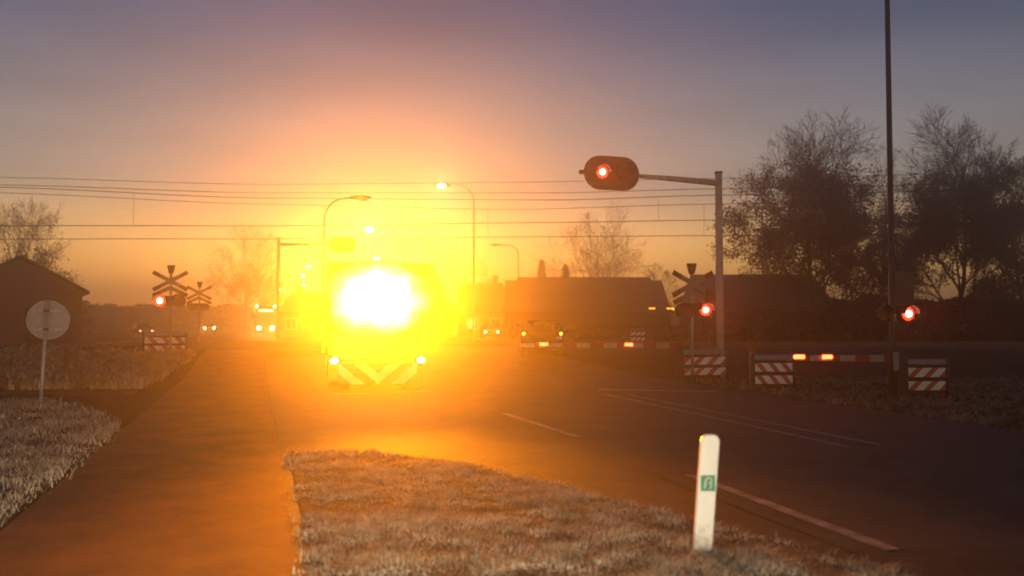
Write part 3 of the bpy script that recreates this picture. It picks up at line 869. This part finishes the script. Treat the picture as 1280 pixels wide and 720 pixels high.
def conifer(px, zc, top_py, width_px, label, seed):
    random.seed(seed)
    b = gp(px, zc); H = zz(top_py, zc) - b.z; Wd = width_px / F * zc
    t = thing('conifer_tree', label, 'tree', b, FACE)
    MB().tube([(0, 0, 0), (0, 0, H * .95)], [H * .02, .02], 7).build('trunk', M_BARK(), t)
    cr = MB()
    for i in range(3200):
        f = random.random() ** .7; z = H * (1 - f * .92); r = Wd / 2 * f * rnd(.2, 1.05) + .05
        a = rnd(0, 2 * pi); c = Vector((cos(a) * r, sin(a) * r, z - r * .25))
        d = Vector((cos(a), sin(a), -.35)).normalized(); s_ = Vector((-sin(a), cos(a), 0))
        l, w = rnd(.4, .7), rnd(.12, .2)
        cr.add([c - d * l * .3 - s_ * w, c + d * l, c - d * l * .3 + s_ * w], [(0, 1, 2)])
    cr.build('crown', M_NEEDLE(), t)
conifer(677, 98, 324, 26, 'narrow pointed conifer above the roofs left of the round bare tree', 51)
conifer(707, 100, 330, 26, 'small dark conifer tucked against the round bare tree', 52)

def hedge(px0, px1, zc, top_py, label, seed, depth=2.0, rag=.5, n=9000):
    random.seed(seed)
    a, b = gp(px0, zc), gp(px1, zc); mid = (a + b) / 2; L = (b - a).length; H = zz(top_py, zc) - mid.z
    t = thing('hedge', label, 'hedge', mid, FACE, 'hedges and scrub along the horizon')
    mb = MB()
    ph = [rnd(0, 6.28) for _ in range(5)]
    core = MB()
    for i in range(n):
        x = rnd(-L / 2, L / 2)
        top = H * (1 + rag * .16 * (sin(x * .9 + ph[0]) + sin(x * 2.3 + ph[1]) + .7 * sin(x * 5.1 + ph[2])) * .6)
        z = top * (1 - random.random() ** 1.6); y = rnd(-depth / 2, depth / 2)
        u = Vector((rnd(-1, 1), rnd(-1, 1), rnd(-.4, 1.2))).normalized(); v = u.orthogonal().normalized(); s_ = rnd(.12, .34) * (zc / 70) ** .5
        c = Vector((x, y, z))
        mb.add([c - u * s_, c + v * s_ * .5, c + u * s_, c - v * s_ * .5], [(0, 1, 2, 3)])
    mb.build('foliage', M_LEAF(), t)
    return t
hedge(1035, 1500, 54, 375, 'dark hedge at right under the large trees', 61, n=16000)
hedge(880, 1045, 56, 392, 'low dark hedge in front of the barn behind the gantry pole', 66, n=7000)
hedge(640, 860, 62, 408, 'low scrub in front of the long barn', 67, n=7000)
hedge(90, 350, 140, 384, 'far hazy hedge left of the glare beyond the railway', 62, depth=4, n=12000)
hedge(-200, 110, 100, 380, 'far hedge beyond the gabled house', 63, depth=3, n=9000)
hedge(340, 660, 170, 380, 'far hedge on the horizon behind the truck', 64, depth=5, n=12000)
hedge(830, 1300, 120, 385, 'far hedge seen under the trees behind the barn', 65, depth=4, n=12000)

# ------------------------------------------------------------------ frosted grass
def inpoly(x, y, P):
    c = False; j = len(P) - 1
    for i in range(len(P)):
        if (P[i][1] > y) != (P[j][1] > y) and x < (P[j][0] - P[i][0]) * (y - P[i][1]) / (P[j][1] - P[i][1]) + P[i][0]: c = not c
        j = i
    return c
from mathutils import noise as mnoise
def grass(name, P, n, h0, h1, m, seed, w=.006, lod=0.0):
    random.seed(seed)
    xs = [q[0] for q in P]; ys = [q[1] for q in P]
    mb = MB(); done = 0; tries = 0
    while done < n and tries < n * 30:
        tries += 1
        x = rnd(min(xs), max(xs)); y = min(ys) + (max(ys) - min(ys)) * random.random()
        if not inpoly(x, y, P): continue
        x += random.gauss(0, .06); y += random.gauss(0, .1)
        dist = sqrt(x * x + y * y)
        nz = mnoise.noise(Vector((x * 1.1, y * 1.1, seed))) * .6 + mnoise.noise(Vector((x * 3.3, y * 3.3, seed + 9))) * .5
        if rnd(-.55, .55) > nz + .1: continue
        if random.random() > min(1, 9 / dist): continue
        k = max(.25, 1 + nz * 1.1)
        z0 = hgt(Vector((x, y, 0)))
        a = rnd(0, 2 * pi); h = rnd(h0, h1) * k; bend = rnd(.6, 2.0) * h
        ww = w * rnd(.7, 1.5) * max(1, dist / 8)
        s = Vector((cos(a), sin(a), 0)) * ww; d = Vector((-sin(a), cos(a), 0))
        b = Vector((x, y, z0)); c1 = b + d * bend * .3 + Vector((0, 0, h * .65)); c2 = b + d * bend + Vector((0, 0, h * rnd(.7, 1)))
        mb.add([b - s, b + s, c1 + s * .7, c1 - s * .7, c2], [(0, 1, 2, 3), (3, 2, 4)])
        done += 1
    o = mb.build(name, m); return kind(o, 'stuff')
M_FROST = mat('frosted_grass', (0.6, 0.55, 0.42), 0.85, scale=2.4, col2=(0.2, 0.16, 0.095), spec=0.3)
M_HOAR = mat('hoar_frosted_grass', (0.8, 0.7, 0.5), 0.85, scale=1.8, col2=(0.34, 0.26, 0.15), spec=0.3)
M_DULL = mat('dull_grass', (0.3, 0.26, 0.18), 0.9, scale=1.2, col2=(0.1, 0.085, 0.055), spec=0.2)
xy = lambda v: (v.x, v.y)
def soil(name, P, dz, m):
    mb = MB(); mb.add([(x, y, hgt(Vector((x, y, 0))) + dz) for x, y in P], [tuple(range(len(P)))]); return kind(mb.build(name, m), 'structure')
M_TURF = mat('frosted_turf', (0.17, 0.15, 0.10), 1.0, scale=2.2, col2=(0.07, 0.055, 0.035), bump=.6, spec=.1)
isl = [(0.42, 2.5)] + [xy(G(362, 571)), xy(G(470, 569)), xy(G(560, 578)), xy(G(850, 650)), xy(G(1100, 716))] + [(4.6, 2.5)]
soil('verge_turf', isl, .03, M_TURF)
grass('verge_grass', isl, 95000, .03, .10, M_FROST, 71, .0038)
lft = [(-2.2, 3.0), (-2.25, 9), xy(G(150, 540)), xy(G(120, 515)), xy(G(60, 500)), (-14, 17.5), (-14, 3)]
soil('verge_turf', lft, .012, M_TURF)
grass('verge_grass', lft, 90000, .04, .15, M_HOAR, 72, .0034)
P3 = [xy(W(-34, 22.5)), xy(W(-10.2, 23.2)), xy(W(-13.4, 36)), xy(W(-40, 36))]
grass('bank_grass', P3, 24000, .16, .46, mat('straw_grass', (0.78, 0.6, 0.34), 0.9, scale=1.8, col2=(0.36, 0.25, 0.12), spec=.2), 73, .012)
P4 = [(12.62, 8), (12.62, 22), (13.2, 24), (22, 21), (24, 8)]
grass('roadside_grass', P4, 14000, .05, .16, M_DULL, 74, .012)

# ------------------------------------------------------------------ light: sky, low sun, headlights of the car behind the camera
w = bpy.data.worlds.new('World'); S.world = w; w.use_nodes = True
nt = w.node_tree; bg = nt.nodes['Background']
sky = nt.nodes.new('ShaderNodeTexSky'); sky.sky_type = 'NISHITA'; sky.sun_disc = False
SUN_EL = radians(0.9); SUN_AZ = PSI - radians(9)
sky.sun_elevation = SUN_EL; sky.sun_rotation = SUN_AZ
sky.air_density = 1.0; sky.dust_density = 1.3; sky.ozone_density = 2.6
tcw = nt.nodes.new('ShaderNodeTexCoord'); sep = nt.nodes.new('ShaderNodeSeparateXYZ')
nt.links.new(tcw.outputs['Generated'], sep.inputs[0])
crw = nt.nodes.new('ShaderNodeValToRGB'); crw.color_ramp.interpolation = 'EASE'
e0, e1 = crw.color_ramp.elements; e0.position = 0.02; e0.color = (1.75, 1.7, .8, 1); e1.position = 0.36; e1.color = (.56, .57, .63, 1)
e2 = crw.color_ramp.elements.new(0.16); e2.color = (.82, .80, .72, 1)
nt.links.new(sep.outputs['Z'], crw.inputs['Fac'])
mxw = nt.nodes.new('ShaderNodeMixRGB'); mxw.blend_type = 'MULTIPLY'; mxw.inputs['Fac'].default_value = 1
nt.links.new(sky.outputs[0], mxw.inputs[1]); nt.links.new(crw.outputs[0], mxw.inputs[2])
crb = nt.nodes.new('ShaderNodeValToRGB'); crb.color_ramp.interpolation = 'EASE'      # dusk band all along the horizon
b0, b1 = crb.color_ramp.elements; b0.position = 0.03; b0.color = (4.2, 1.7, .42, 1); b1.position = .38; b1.color = (.0, .0, .04, 1)
b2 = crb.color_ramp.elements.new(.16); b2.color = (.62, .38, .25, 1)
nt.links.new(sep.outputs['Z'], crb.inputs['Fac'])
adw = nt.nodes.new('ShaderNodeMixRGB'); adw.blend_type = 'ADD'; adw.inputs['Fac'].default_value = 1
nt.links.new(mxw.outputs[0], adw.inputs[1]); nt.links.new(crb.outputs[0], adw.inputs[2])
mpc = nt.nodes.new('ShaderNodeMapping'); mpc.inputs['Scale'].default_value = (2.2, 2.2, 11); nt.links.new(tcw.outputs['Generated'], mpc.inputs[0])
nzc = nt.nodes.new('ShaderNodeTexNoise'); nzc.inputs['Scale'].default_value = 1.6; nzc.inputs['Detail'].default_value = 5; nt.links.new(mpc.outputs[0], nzc.inputs['Vector'])
rgc = nt.nodes.new('ShaderNodeMapRange'); rgc.inputs[1].default_value = .3; rgc.inputs[2].default_value = .7; rgc.inputs[3].default_value = .9; rgc.inputs[4].default_value = 1.1
nt.links.new(nzc.outputs['Fac'], rgc.inputs[0])
scl = nt.nodes.new('ShaderNodeVectorMath'); scl.operation = 'SCALE'; nt.links.new(adw.outputs[0], scl.inputs[0]); nt.links.new(rgc.outputs[0], scl.inputs['Scale'])
nt.links.new(scl.outputs[0], bg.inputs['Color']); bg.inputs['Strength'].default_value = 0.13
sl = bpy.data.lights.new('sun', 'SUN'); sl.energy = 0.02; sl.angle = radians(.5); sl.color = (1, .7, .45)
so = bpy.data.objects.new('sun', sl); COL.objects.link(so)
sd = Vector((sin(SUN_AZ) * cos(SUN_EL), cos(SUN_AZ) * cos(SUN_EL), sin(SUN_EL)))
so.rotation_euler = (-sd).to_track_quat('-Z', 'Y').to_euler()
so.location = (0, -5, 30)
HEAD_W = 900
for sx in (-.6, .6):
    l = bpy.data.lights.new('car_headlight', 'SPOT'); l.energy = HEAD_W; l.spot_size = radians(115); l.spot_blend = 1.0
    l.color = (1.0, .84, .60); l.shadow_soft_size = .08
    o = bpy.data.objects.new('car_headlight', l); COL.objects.link(o)
    o.location = W(sx, .9, .75); d = Vector((-.32 if sx < 0 else -.04, 1, -.02))
    o.rotation_euler = d.to_track_quat('-Z', 'Y').to_euler()

# ------------------------------------------------------------------ haze
hz = MB()
vs = []
for z in (-1.0, 18.0):
    for xc, zc in ((-445, -65), (445, -65), (445, 445), (-445, 445)):
        p = W(xc, zc); vs.append((p.x, p.y, z))
hz.add(vs, [(0, 3, 2, 1), (4, 5, 6, 7), (0, 1, 5, 4), (1, 2, 6, 5), (2, 3, 7, 6), (3, 0, 4, 7)])
hm = bpy.data.materials.new('haze'); hm.use_nodes = True; ht = hm.node_tree
for n_ in list(ht.nodes): ht.nodes.remove(n_)
out_ = ht.nodes.new('ShaderNodeOutputMaterial'); pv = ht.nodes.new('ShaderNodeVolumePrincipled')
pv.inputs['Density'].default_value = 0.0066; pv.inputs['Anisotropy'].default_value = 0.9
pv.inputs['Color'].default_value = (.95, .95, .95, 1)
ht.links.new(pv.outputs[0], out_.inputs['Volume'])
ho = kind(hz.build('haze', hm), 'stuff')

# ------------------------------------------------------------------ camera, render settings
cd = bpy.data.cameras.new('camera'); cam = bpy.data.objects.new('camera', cd); COL.objects.link(cam); S.camera = cam
cd.sensor_width = 36; cd.lens = F / 1280 * 36; cd.clip_end = 5000; cd.clip_start = .05
cd.dof.use_dof = True; cd.dof.focus_distance = 19.0; cd.dof.aperture_fstop = .85
cam.location = (0, 0, CH); cam.rotation_euler = (pi / 2 + PIT, 0, -PSI)
S.view_settings.view_transform = 'Standard'; S.view_settings.look = 'None'; S.view_settings.exposure = 0.9; S.view_settings.gamma = 1
S.cycles.use_denoising = True
try: S.cycles.denoiser = 'OPENIMAGEDENOISE'
except Exception: pass
S.cycles.max_bounces = 4; S.cycles.diffuse_bounces = 2; S.cycles.glossy_bounces = 2; S.cycles.volume_bounces = 0
S.cycles.transparent_max_bounces = 8
S.cycles.filter_width = 1.8
S.cycles.sample_clamp_indirect = 6
